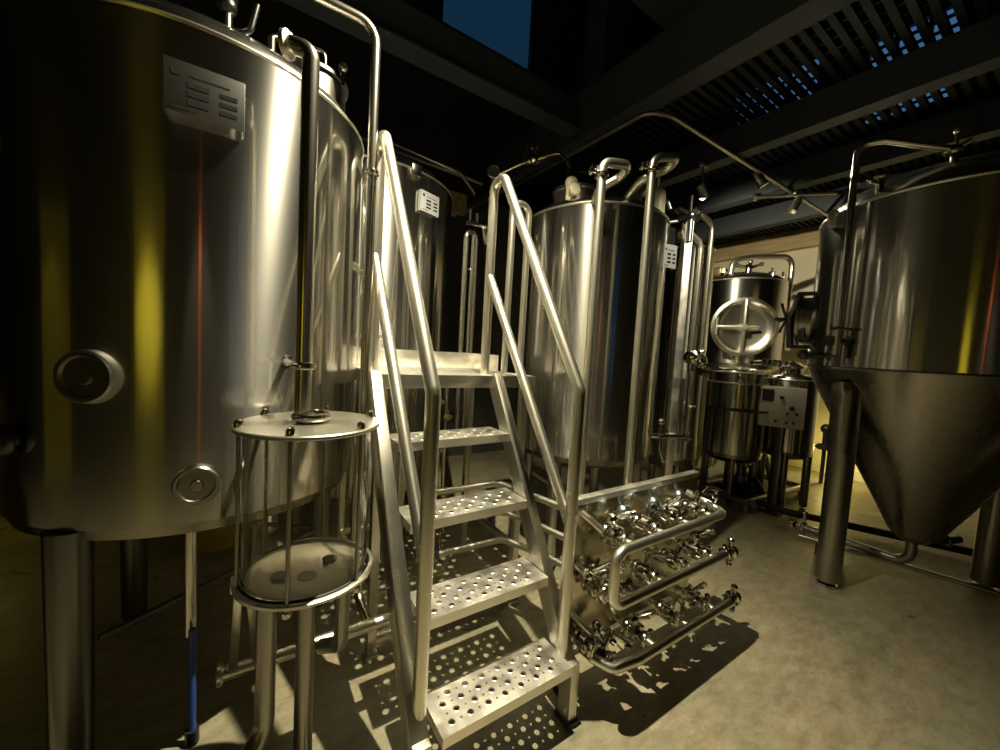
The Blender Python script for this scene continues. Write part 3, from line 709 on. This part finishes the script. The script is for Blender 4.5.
t = thing('arched_pipe', 'slim pipe arching right from the box-section post then dropping past the manway tank', 'pipe', (2.309, .64, 1.3))
b = B(); b.tube([(2.08, .64, 2.40), (2.20, .66, 2.41), (2.309, .64, 2.37), (2.309, .64, 1.33)], .022, .10, 16); b.build('tube', 'rail', t)
b = B(); clamp_ring(b, (2.12, .645, 2.40), (1, .1, 0), .022); clamp_ring(b, (2.309, .64, 1.45), (0, 0, 1), .022); b.ball((2.31, .63, 1.38), .045); b.cyl((2.31, .63, 1.30), (2.36, .60, 1.30), .03, 14); b.build('clamp_valve', 'fitting', t)
t = thing('looped_pipe', 'steel pipe with a rounded shoulder just left of the arched slim pipe', 'pipe', (2.19, .66, 1.4))
b = B(); b.tube([(2.05, .72, 2.25), (2.12, .68, 2.27), (2.20, .65, 2.20), (2.20, .65, 1.42)], .026, .08, 16); b.build('tube', 'rail', t)
b = B(); b.ball((2.19, .64, 1.40), .05); b.lathe([(.04, 0), (.05, .01), (.05, .03), (.03, .04)], (2.17, .60, 1.40), (-.5, -.85, 0), 18); b.cyl((2.2, .64, 1.3), (2.2, .64, 1.42), .02, 12); b.build('clamp_valve', 'fitting', t)
ht = thing('hot_liquor_tank', 'slim tall steel tank half hidden behind the box-section post', 'tank', (2.60, .98, 0))
shell(ht, (2.60, .98), .20, .55, 2.28, 'shell', 'shell'); dome(ht, (2.60, .98), .20, 2.28, .07, .05); dished_bottom(ht, (2.60, .98), .20, .55, .12)
for a in (-130, -20, 100): p = pol((2.60, .98), .16, a, 0); tank_leg(ht, p.x, p.y, .58, .03, .028)
b = B(); b.tube([(2.45, .72, 1.02), (2.40, .74, 1.02), (2.42, .76, .62)], .012, .02, 12); b.tube([(2.42, .76, 1.3), (2.42, .76, .60)], .016, 0, 12); b.build('level_tube', 'rail', ht)

# U-shaped pipes on the wall side of the platform
t = thing('looped_pipe', 'inverted U of thin pipe beyond the work platform', 'pipe', (.80, 1.40, .9))
b = B(); b.tube([(.705, 1.36, .75), (.705, 1.36, 2.14), (.80, 1.40, 2.14), (.80, 1.40, .75)], .016, .045, 14); b.tube([(.76, 1.37, .75), (.77, 1.38, 2.12)], .012, 0, 12); b.build('tube', 'pipe', t)
b = B(); b.box((.72, 1.36, 2.18), (.86, 1.40, 2.21), None, .004); b.cyl((.74, 1.38, 2.2), (.74, 1.38, 2.29), .009, 10); b.cyl((.79, 1.38, 2.2), (.79, 1.38, 2.27), .012, 10); b.tube([(.84, 1.38, 2.20), (.87, 1.38, 2.08)], .014); b.build('valve_group', 'fitting', t)
b = B(); b.cyl((.71, 1.37, 1.9), (.80, 1.39, 1.9), .006, 8); b.build('spacer_bar', 'fitting', t)
t = thing('pipe_stand', 'dark pipes and brass fittings standing under the work platform', 'pipe', (.62, 1.36, 0))
b = B()
for x in (.50, .56, .62): b.tube([(x, 1.36, 0), (x, 1.36, 1.15)], .013, 0, 12)
b.build('tube', 'pipe', t)
for x, z in ((.50, .85), (.56, .70), (.62, .92), (.56, .45), (.62, .40), (.56, 1.02)):
    b = B(); b.ball((x, 1.34, z), .028); b.cyl((x - .03, 1.335, z), (x + .03, 1.335, z), .013, 10); b.cyl((x, 1.335, z), (x, 1.335, z + .05), .010, 10)
    b.build('brass_fitting', 'brass', t)

# pressure gauge with its line over the bright tank
t = thing('pressure_gauge', 'round dial gauge on a thin line above the tank at the platform', 'gauge', (1.06, 1.65, 2.6))
b = B(); b.lathe([(0, -.02), (.045, -.02), (.048, -.015), (.048, .015), (.043, .018), (.041, .012), (0, .012)], (1.06, 1.65, 2.71), (-.5, -.86, 0), 28); b.build('dial', 'frame', t)
b = B(); b.tube([(1.06, 1.67, 2.66), (1.06, 1.67, 2.40)], .010); b.tube([(1.06, 1.67, 2.68), (1.20, 1.50, 2.76), (1.25, 1.45, 2.78), (1.40, 1.30, 2.83), (1.44, 1.24, 2.74), (1.44, 1.24, 2.30)], .013, .05, 12); b.build('line', 'pipe', t)
b = B(); b.ball((1.27, 1.43, 2.79), .042); b.cyl((1.24, 1.46, 2.78), (1.33, 1.37, 2.80), .028, 14); b.cyl((1.27, 1.43, 2.79), (1.27, 1.43, 2.88), .012, 10); b.cyl((1.2, 1.43, 2.86), (1.17, 1.42, 2.74), .008, 8); b.lathe([(.03, 0), (.03, .02), (0, .02)], (1.27, 1.43, 2.87), (0, 0, 1), 14); b.build('valve', 'fitting', t)

# ------------------------------------------------------------------ fermenter at the right
c5, R5 = (3.10, -.41), .63
ft = thing('fermenter', 'dark conical-bottomed fermenter tank at the right with cone and round legs', 'tank', (c5[0], c5[1], 0))
shell(ft, c5, R5, 1.385, 2.36)
b = B(); b.lathe([(R5 - .012, 2.36), (R5 - .02, 2.375), (R5 * .93, 2.42), (R5 * .80, 2.49), (R5 * .55, 2.56), (R5 * .3, 2.60), (0, 2.61)], (c5[0], c5[1], 0), (0, 0, 1), 80); d = b.build('domed_lid', 'dome', ft)
b = B(); b.torus((c5[0], c5[1], 2.362), (0, 0, 1), R5 - .004, .010, 80, 8); b.build('rim_weld', 'rail', d)
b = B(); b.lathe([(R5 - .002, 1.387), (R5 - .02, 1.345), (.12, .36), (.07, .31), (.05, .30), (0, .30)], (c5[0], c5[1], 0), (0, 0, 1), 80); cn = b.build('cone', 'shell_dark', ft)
b = B(); b.torus((c5[0], c5[1], 1.378), (0, 0, 1), R5 - .003, .007, 80, 8); b.build('band_weld', 'leg', cn)
for a in (150, 60, -30, -120):
    p = pol(c5, R5 * .87, a, 0); l = tank_leg(ft, p.x, p.y, 1.26, .068, .066)
    b = B(); n = V((cos(rad(a)), sin(rad(a)), 0)); q = V((p.x, p.y, 1.16)) + n * .01
    b.lathe([(.066, -.30), (.070, -.06), (.076, .06), (.080, .10), (.06, .14)], (q.x, q.y, q.z), (0, 0, 1), 28); b.build('weld_pad', 'shell_dark', l)
# side manway with yoke and hand wheel, seen edge on at the left
n = V((cos(rad(100)), sin(rad(100)), 0)); tt = V((-n.y, n.x, 0))
b = B(); p = pol(c5, R5, 100, 1.72); b.lathe([(.17, -.06), (.17, .05), (.185, .05), (.185, .07), (.13, .10), (0, .11)], p, n, 36); mw = b.build('side_manway', 'shell_dark', ft)
n = V((cos(rad(109)), sin(rad(109)), 0)); tt = V((-n.y, n.x, 0))
p = pol(c5, R5 - .01, 112, 1.72)
b = B()
b.beam(p + V((0, 0, .18)) - n * .06, p + V((0, 0, .18)) + n * .085, .035, .025); b.beam(p + V((0, 0, -.20)) - n * .06, p + V((0, 0, -.20)) + n * .105, .035, .025)
b.beam(p + V((0, 0, .19)) + n * .075, p + n * .13, .05, .03, (0, 1, 0)); b.beam(p + V((0, 0, -.21)) + n * .11, p + n * .13, .05, .03, (0, 1, 0))
b.build('yoke_arm', 'dark_metal', ft)
b = B(); b.cyl(p, p + n * .22, .012, 14); b.cyl(p + n * .02, p + n * .09, .03, 16)
for k in range(3):
    a = pi / 2 + .3 + k * 2 * pi / 3; e = V((0, 0, 1)) * sin(a) * .115 + tt * cos(a) * .115
    b.tube([p + n * .15, p + n * .185 + e], .009, 0, 10); b.ball(p + n * .185 + e, .012)
b.box(p + n * .05 + V((-.02, -.02, -.14)), p + n * .05 + V((.02, .02, -.02)), None, .004)
b.build('hand_wheel', 'dark_metal', ft)
b = B(); q = pol(c5, R5 + .07, 153, 0); e = V((2.655, -.448, 2.575))
b.tube([(q.x, q.y, 1.46), (q.x, q.y, 2.68), (q.x + .03, q.y - .10, 2.68), e], .019, .13, 18); b.build('spray_pipe', 'pipe', ft)
b = B(); b.ball(e, .032); clamp_ring(b, e + V((0, .03, 0)), (0, 1, -.1), .02); b.cyl(e, e + V((0, -.06, .03)), .016, 12); b.cyl(e, e + V((.01, 0, .09)), .008, 10); b.ball(e + V((.01, 0, .1)), .018); b.cyl(e, e + V((0, 0, -.08)), .016, 12); b.build('spray_valve', 'fitting', ft)
b = B(); clamp_ring(b, (q.x, q.y, 1.62), (0, 0, 1), .019); w_ = pol(c5, R5 - .01, 153, 1.62); b.cyl((q.x, q.y, 1.62), w_, .009, 10); b.build('pipe_bracket', 'dark_metal', ft)
b = B(); p = pol(c5, R5, 151, 1.545); n = V((cos(rad(151)), sin(rad(151)), 0)); b.cyl(p - n * .02, p + n * .07, .022, 18); clamp_ring(b, p + n * .05, n, .024); b.lathe([(.024, 0), (.03, .01), (.03, .04), (0, .045)], p + n * .07, n, 18); b.tube([p + n * .06, p + n * .06 + V((0, 0, -.10))], .018, 0, 14); b.build('sample_valve', 'dark_metal', ft)
b = B(); p = pol(c5, R5, 134, 1.46); n = V((cos(rad(134)), sin(rad(134)), 0)); b.cyl(p, p + n * .08, .02, 14); b.ball(p + n * .09, .035); b.build('thermowell', 'dark_metal', ft)
b = B(); p = pol(c5, R5 * .93, 158, 2.40); b.cyl(p, p + V((0, 0, .10)), .024, 16); b.lathe([(.03, 0), (.034, .006), (.034, .02), (0, .03)], p + V((0, 0, .08)), (0, 0, 1), 18); b.cyl(p + V((0, 0, .05)), p + V((-.06, .03, .06)), .010, 10); b.ball(p + V((-.07, .03, .06)), .018); b.build('lid_valve', 'fitting', ft)
b = B(); p = pol(c5, R5 - .01, 134, 2.30); b.box(p + V((-.07, -.02, -.02)), p + V((.03, .02, .08)), None, .006); b.lathe([(.018, -.025), (.018, .025)], p + V((-.03, 0, .06)), (0, 1, 0), 14); b.build('lifting_lug', 'frame', ft)
b = B(); b.tube([(c5[0], c5[1], .32), (c5[0], c5[1], .15), (3.11, .20, .15)], .028, .09, 18); b.build('outlet_pipe', 'leg', ft)
b = B(); b.tube([(c5[0] + .04, c5[1], .36), (c5[0] + .22, c5[1] - .10, .30), (c5[0] + .36, c5[1] - .15, .30)], .026, .05, 16); clamp_ring(b, (c5[0] + .24, c5[1] - .105, .30), (1, -.3, 0), .028); b.build('racking_port', 'dark_metal', ft)
t = thing('floor_pipe', 'long thin steel pipe running low past the fermenter legs', 'pipe', (3.2, -.3, 0))
b = B(); b.tube([(3.04, .16, .10), (3.36, -1.15, .10)], .016, 0, 16); b.build('tube', 'pipe', t)
for f in (.08, .9):
    b = B(); b.cyl((3.04 + .32 * f, .16 - 1.31 * f, 0), (3.04 + .32 * f, .16 - 1.31 * f, .09), .008, 10); b.build('support_pin', 'dark_metal', t)
b = B(); p = V((3.11, .16, .15)); clamp_ring(b, p, (0, 1, 0), .03); b.lathe([(.026, 0), (.042, .006), (.042, .024), (.03, .03), (0, .03)], p + V((0, .05, 0)), (0, 1, 0), 20); b.cyl(p, p + V((0, 0, .10)), .012, 12); b.ball(p + V((0, 0, .11)), .02); b.cyl(p, p + V((0, 0, -.06)), .014, 12); b.build('end_valve', 'fitting', ft)
b = B(); b.tube([(3.9, 1.5, .06), (3.6, .5, .06), (4.1, -.6, .06), (4.4, -1.2, .06)], .03, .3, 14); solo(b, 'floor_hose', 'rubber', 'black hose lying on the floor behind the fermenter legs', 'hose', (3.6, .5, .03))

# ------------------------------------------------------------------ far group: manway tank, kettle, control box, heater
fc, FR = (4.394, 1.395), .465
mt = thing('bright_beer_tank', 'far steel tank with a round front manway and cross-bar, against the cream wall', 'tank', (fc[0], fc[1], 0))
shell(mt, fc, FR, 1.37, 2.30); dished_bottom(mt, fc, FR, 1.37, .14)
dome(mt, fc, FR, 2.30, .12, .10)
for a in (-130, -40, 50, 140): p = pol(fc, .38, a, 0); tank_leg(mt, p.x, p.y, 1.36, .04, .04)
na = -147; n = V((cos(rad(na)), sin(rad(na)), 0)); tt = V((-n.y, n.x, 0)); p = pol(fc, FR, na, 1.77)
b = B(); b.lathe([(.30, -.16), (.30, .03), (.315, .035), (.315, .055), (.285, .06), (.275, .045), (.20, .02), (0, .0)], p, n, 56); mw = b.build('front_manway', 'pipe', mt)
b = B(); q = p + n * .075; b.beam(q - V((0, 0, .29)), q + V((0, 0, .29)), .02, .03, (1, 0, 0)); b.tube([q + tt * -.26, q + tt * .13], .014, 0, 10); b.tube([q + tt * -.26 + V((0, 0, .09)), q + tt * -.26 - V((0, 0, .09))], .014, 0, 10); b.cyl(q - n * .03, q + n * .05, .03, 14); b.build('manway_crossbar', 'rail', mw)
b = B(); b.cyl((fc[0] - .05, fc[1] - .1, 2.37), (fc[0] - .05, fc[1] - .1, 2.52), .035, 16)
for k in range(4): a = rad(30 + 90 * k); b.tube([(fc[0] - .05, fc[1] - .1, 2.48), (fc[0] - .05 + .12 * cos(a), fc[1] - .1 + .12 * sin(a), 2.52)], .016, 0, 10); b.ball((fc[0] - .05 + .12 * cos(a), fc[1] - .1 + .12 * sin(a), 2.52), .025)
b.build('lid_wheel', 'fitting', mt)
b = B(); b.box((fc[0] - .42, fc[1] + .02, 2.36), (fc[0] - .18, fc[1] + .3, 2.46), None, .02); b.build('lid_motor', 'brass', mt)
for a in (-180, -110, -70):
    b = B(); p = pol(fc, .40, a, 2.30); b.box(p - V((.025, .025, .0)), p + V((.025, .025, .09)), None, .006); b.cyl(p + V((0, 0, .08)), p + V((0, 0, .13)), .012, 8)
    b.build('lid_clamp', 'fitting', mt)
t = thing('arched_pipe', 'pipe arching over the far manway tank in front of the cream wall', 'pipe', (4.76, 1.04, 1.5))
b = B(); b.tube([(4.0, 1.32, 2.36), (4.02, 1.32, 2.52), (4.25, 1.22, 2.58), (4.76, 1.02, 2.64), (4.76, 1.04, 1.62)], .028, .12, 16); b.build('tube', 'rail', t)
b = B(); clamp_ring(b, (4.76, 1.04, 1.80), (0, 0, 1), .03); b.cyl((4.64, 1.08, 1.80), (4.82, 1.02, 1.80), .010, 8); b.box((4.68, .98, 1.56), (4.82, 1.10, 1.62), None, .008); b.build('pipe_bracket', 'rail', t)

kc, KR = (3.60, .96), .265
kt = thing('small_kettle', 'small steel kettle with lid ring on dark legs in front of the manway tank', 'kettle', (kc[0], kc[1], 0))
shell(kt, kc, KR, .50, 1.19); shell(kt, kc, KR - .012, 1.19, 1.29, 'shell', 'lid_skirt'); dome(kt, kc, KR - .01, 1.29, .06, .04); dished_bottom(kt, kc, KR, .50, .10)
b = B(); b.torus((kc[0], kc[1], 1.19), (0, 0, 1), KR - .002, .009, 56, 8); b.build('lid_ring', 'rail', kt)
for a in (-150, -60, 30, 120): p = pol(kc, .21, a, 0); tank_leg(kt, p.x, p.y, .52, .028, .026, foot=True)
b = B(); b.torus((kc[0], kc[1], .94), (0, 0, 1), KR + .05, .011, 48, 8, rad(-200), rad(-95)); p = pol(kc, KR + .05, -200, .94); b.tube([p, (p.x, p.y, .06)], .016, 0, 12); b.build('guard_rail', 'dark_metal', kt)
b = B(); q = pol(kc, .14, -110, .42); b.cyl(q, q - V((0, 0, .14)), .035, 16); b.ball(q - V((0, 0, .17)), .06); b.tube([q - V((0, 0, .17)), q + V((.15, -.08, -.17)), q + V((.22, -.12, -.30))], .025, .05, 12); b.build('drain_valve', 'dark_metal', kt)
b = B(); p = pol(kc, KR, -150, 1.25); b.ball(p, .03); b.cyl(p, p + V((-.04, -.05, .0)), .012, 8); b.build('lid_latch', 'fitting', kt)
K2 = (3.42, 1.375)
k2 = thing('small_kettle', 'dark steel kettle left of the small lidded kettle, half hidden by it', 'kettle', (K2[0], K2[1], 0))
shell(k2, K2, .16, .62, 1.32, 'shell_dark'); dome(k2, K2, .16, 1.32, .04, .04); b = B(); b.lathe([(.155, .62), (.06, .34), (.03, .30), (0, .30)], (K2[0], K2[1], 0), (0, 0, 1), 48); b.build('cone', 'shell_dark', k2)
for a in (-120, 0, 120): p = pol(K2, .135, a, 0); tank_leg(k2, p.x, p.y, .66, .022, .022)
hc, HR_ = (3.97, .63), .215
hl = thing('water_heater', 'steel heater cylinder behind the control box near the fermenter', 'tank', (hc[0], hc[1], 0))
shell(hl, hc, HR_, .56, 1.25); dome(hl, hc, HR_, 1.25, .07, .05); dished_bottom(hl, hc, HR_, .56, .08)
for a in (-160, -70, 20, 110): p = pol(hc, .18, a, 0); tank_leg(hl, p.x, p.y, .58, .035, .033)
b = B(); b.cyl((hc[0] - .05, hc[1], 1.30), (hc[0] - .05, hc[1], 1.36), .09, 24); b.lathe([(.10, 0), (.12, .02), (.06, .06), (0, .07)], (hc[0] - .05, hc[1], 1.36), (0, 0, 1), 24); b.tube([(hc[0] - .05, hc[1] - .05, 1.40), (hc[0] - .28, hc[1] + .06, 1.40), (hc[0] - .5, hc[1] + .16, 1.39)], .022, .05, 14)
for k in range(6): f = .1 + k * .15; p = V((hc[0] - .05 - .42 * f, hc[1] - .03 + .15 * f, 1.40)); clamp_ring(b, p, (-.9, .4, 0), .024)
b.build('top_piping', 'fitting', hl)
cb = thing('control_box', 'light metal control box with black switches on a short post in front of the heater', 'control box', (3.60, .565, 0))
cn_ = V((-.93, -.37, 0)).normalized(); ct = V((-.37, .93, 0)).normalized(); cp_ = V((3.58, .56, 1.0))
m = Matrix(((ct.x, 0, cn_.x, cp_.x), (ct.y, 0, cn_.y, cp_.y), (0, 1, 0, cp_.z), (0, 0, 0, 1)))
b = B(); b.box((-.175, -.185, -.10), (.175, .185, 0), m, .008); b.build('enclosure', 'box', cb)
b = B(); b.box((.06, .05, .0), (.15, .16, .008), m, .003); b.build('display', 'black', cb)
for (u, v, r) in ((.0, .09, .016), (-.08, -.0, .02), (-.05, -.05, .012), (-.12, -.05, .012), (.03, -.13, .012), (-.05, -.13, .012), (-.10, -.13, .012)):
    b = B(); b.cyl(m @ V((u, v, 0)), m @ V((u, v, .022)), r, 14); b.build('switch', 'black', cb)
b = B(); b.beam((3.64, .58, 0), (3.64, .58, .82), .06, .06, (0, 1, 0)); b.box((3.56, .50, 0), (3.72, .66, .02), None, .004); b.build('post', 'dark_metal', cb)
pu = thing('transfer_pump', 'small pump with bent hose between the kettle and the heater', 'pump', (3.95, .95, 0))
b = B(); b.cyl((3.82, .90, .28), (4.02, .98, .28), .075, 24, .01); b.build('motor', 'black', pu)
b = B(); b.lathe([(0, 0), (.09, .0), (.09, .06), (.04, .08), (0, .08)], (3.82, .90, .28), (-.93, -.37, 0), 24); b.tube([(3.77, .88, .34), (3.77, .88, .50), (3.95, .80, .50), (4.0, .76, .30), (4.02, .74, .18)], .026, .08, 14); b.build('pump_head', 'fitting', pu)
b = B(); b.box((3.80, .86, 0), (4.06, 1.02, .20), None, .01); b.build('base', 'dark_metal', pu)
fr = thing('equipment_skid', 'low tubular skid frame on the floor under the kettle and heater', 'frame', (3.9, 1.0, 0))
b = B()
for y0, y1 in ((.70, .62), (1.18, 1.10)): b.tube([(3.35, y0, .10), (4.55, y1, .10)], .03, 0, 12)
for x in (3.4, 4.5): b.tube([(x, .62, .10), (x, 1.22, .10)], .03, 0, 12)
for x, y in ((3.4, .70), (4.5, .63), (3.4, 1.17), (4.5, 1.11)): b.cyl((x, y, 0), (x, y, .10), .03, 12)
b.build('frame_tubes', 'leg', fr)
b = B(); b.tube([(5.3, .70, .62), (5.3, .70, .40)], .03); b.ball((5.3, .70, .66), .06); b.lathe([(.07, -.03), (.09, -.01), (.09, .01), (.07, .03)], (5.3, .70, .44), (0, 0, 1), 16); b.tube([(5.3, .70, .40), (5.3, .70, 0)], .02)
solo(b, 'floor_valve', 'black', 'black valve standing before the yellow lit wall foot beside the fermenter leg', 'valve', (5.3, .70, 0))

# ------------------------------------------------------------------ under the big tank
t = thing('cleaning_tube', 'upright blue tube with dark cap under the largest tank', 'tube', (-.585, .72, 0))
b = B(); b.tube([(-.62, .62, .02), (-.62, .62, .40)], .011, 0, 12); b.build('tube', 'blueplastic', t)
b = B(); b.cyl((-.62, .62, 0), (-.62, .62, .05), .02, 12); b.build('cap', 'black', t)
t = thing('bucket', 'yellow bucket on the floor far behind the largest tank', 'bucket', (-.63, 2.12, 0))
b = B(); b.lathe([(0, .01), (.12, .01), (.12, 0), (.125, 0), (.16, .30), (.168, .30), (.168, .32), (.152, .32), (.118, .02), (0, .02)], (-.63, 2.12, 0), (0, 0, 1), 36); b.build('pail', 'yellowplastic', t)
b = B(); b.torus((-.63, 2.12, .30), (0, 1, 0), .165, .005, 32, 6, 0, pi); b.build('bail_handle', 'frame', t)
t = thing('steel_can', 'small pale canister on the floor behind the glass vessel', 'can', (-.38, 2.2, 0))
b = B(); b.lathe([(0, 0), (.07, 0), (.075, .01), (.075, .20), (.05, .24), (.03, .25), (.03, .29), (0, .29)], (-.38, 2.2, 0), (0, 0, 1), 28); b.build('body_shell', 'cream', t)

# ------------------------------------------------------------------ conduit and track lamps under the ceiling
b = B(); b.tube([(1.69, 3.3, 3.0), (1.71, .80, 3.0), (1.86, .735, 3.0), (5.6, .70, 3.0)], .016, .14, 14)
solo(b, 'ceiling_conduit', 'conduit', 'thin conduit bending beneath the dark ceiling joists above the tanks', 'conduit', (1.71, .8, 3.0))
b = B(); b.tube([(-.6, 2.30, 2.98), (1.25, 2.15, 2.84)], .014, 0, 12); b.tube([(-.1, 2.75, 2.62), (1.20, 2.55, 2.66)], .016, 0, 12)
solo(b, 'wall_conduit', 'conduit', 'thin straight pipe high above the dark back tank', 'conduit', (0, 2.3, 2.98))
def track_lamp(label, x, y, z, d, lit):
    t = thing('track_spotlight', label, 'lamp', (x, y, z), None)
    d = V(d).normalized()
    b = B(); b.cyl((x, y, z), (x, y, 3.0), .010, 10); b.box((x - .05, y - .012, 2.985), (x + .05, y + .012, 3.012), None, .003); b.build('bracket', 'conduit', t)
    b = B(); o = V((x, y, z)); b.lathe([(0, -.07), (.030, -.07), (.036, -.06), (.038, .05), (.044, .055), (.044, .075), (.036, .075), (.034, .05), (.0, .045)], o, d, 24); h = b.build('lamp_head', 'conduit', t)
    b = B(); b.lathe([(0, .052), (.034, .050), (.034, .056), (0, .064)], o, d, 20); b.build('lens', 'bulb' if lit else 'frame', h)
    return t
track_lamp('track lamp with glowing lens facing the fermenter, on the conduit', 3.15, .735, 2.96, (.4, -.35, -.75), True)
track_lamp('track lamp left of the conduit cross pipe, aimed at the far wall', 2.66, .95, 2.80, (.9, .14, -.45), True)
track_lamp('unlit track lamp nearest the fermenter, tilted down', 3.82, .70, 2.90, (-.4, .2, -.9), False)
b = B(); b.tube([(3.60, .95, 2.98), (4.0, .45, 2.98)], .014, 0, 12); b.cyl((3.60, .95, 2.98), (3.585, .97, 2.98), .035, 16)
solo(b, 'spray_arm', 'conduit', 'short cross pipe on the conduit above the fermenter lid', 'pipe', (3.8, .7, 2.98))
t = thing('pendant_spotlight', 'ceiling spotlight hung above the stair, out over the aisle', 'lamp', (.30, .18, 3.26))
b = B(); b.cyl((.30, .18, 3.3), (.30, .18, 3.5), .012, 12); b.build('drop_rod', 'black', t)
b = B(); b.lathe([(0, .14), (.05, .14), (.06, .12), (.075, -.02), (.068, -.02), (.055, .10), (0, .11)], (.30, .18, 3.24), (0, 0, 1), 28); b.build('lamp_head', 'black', t)
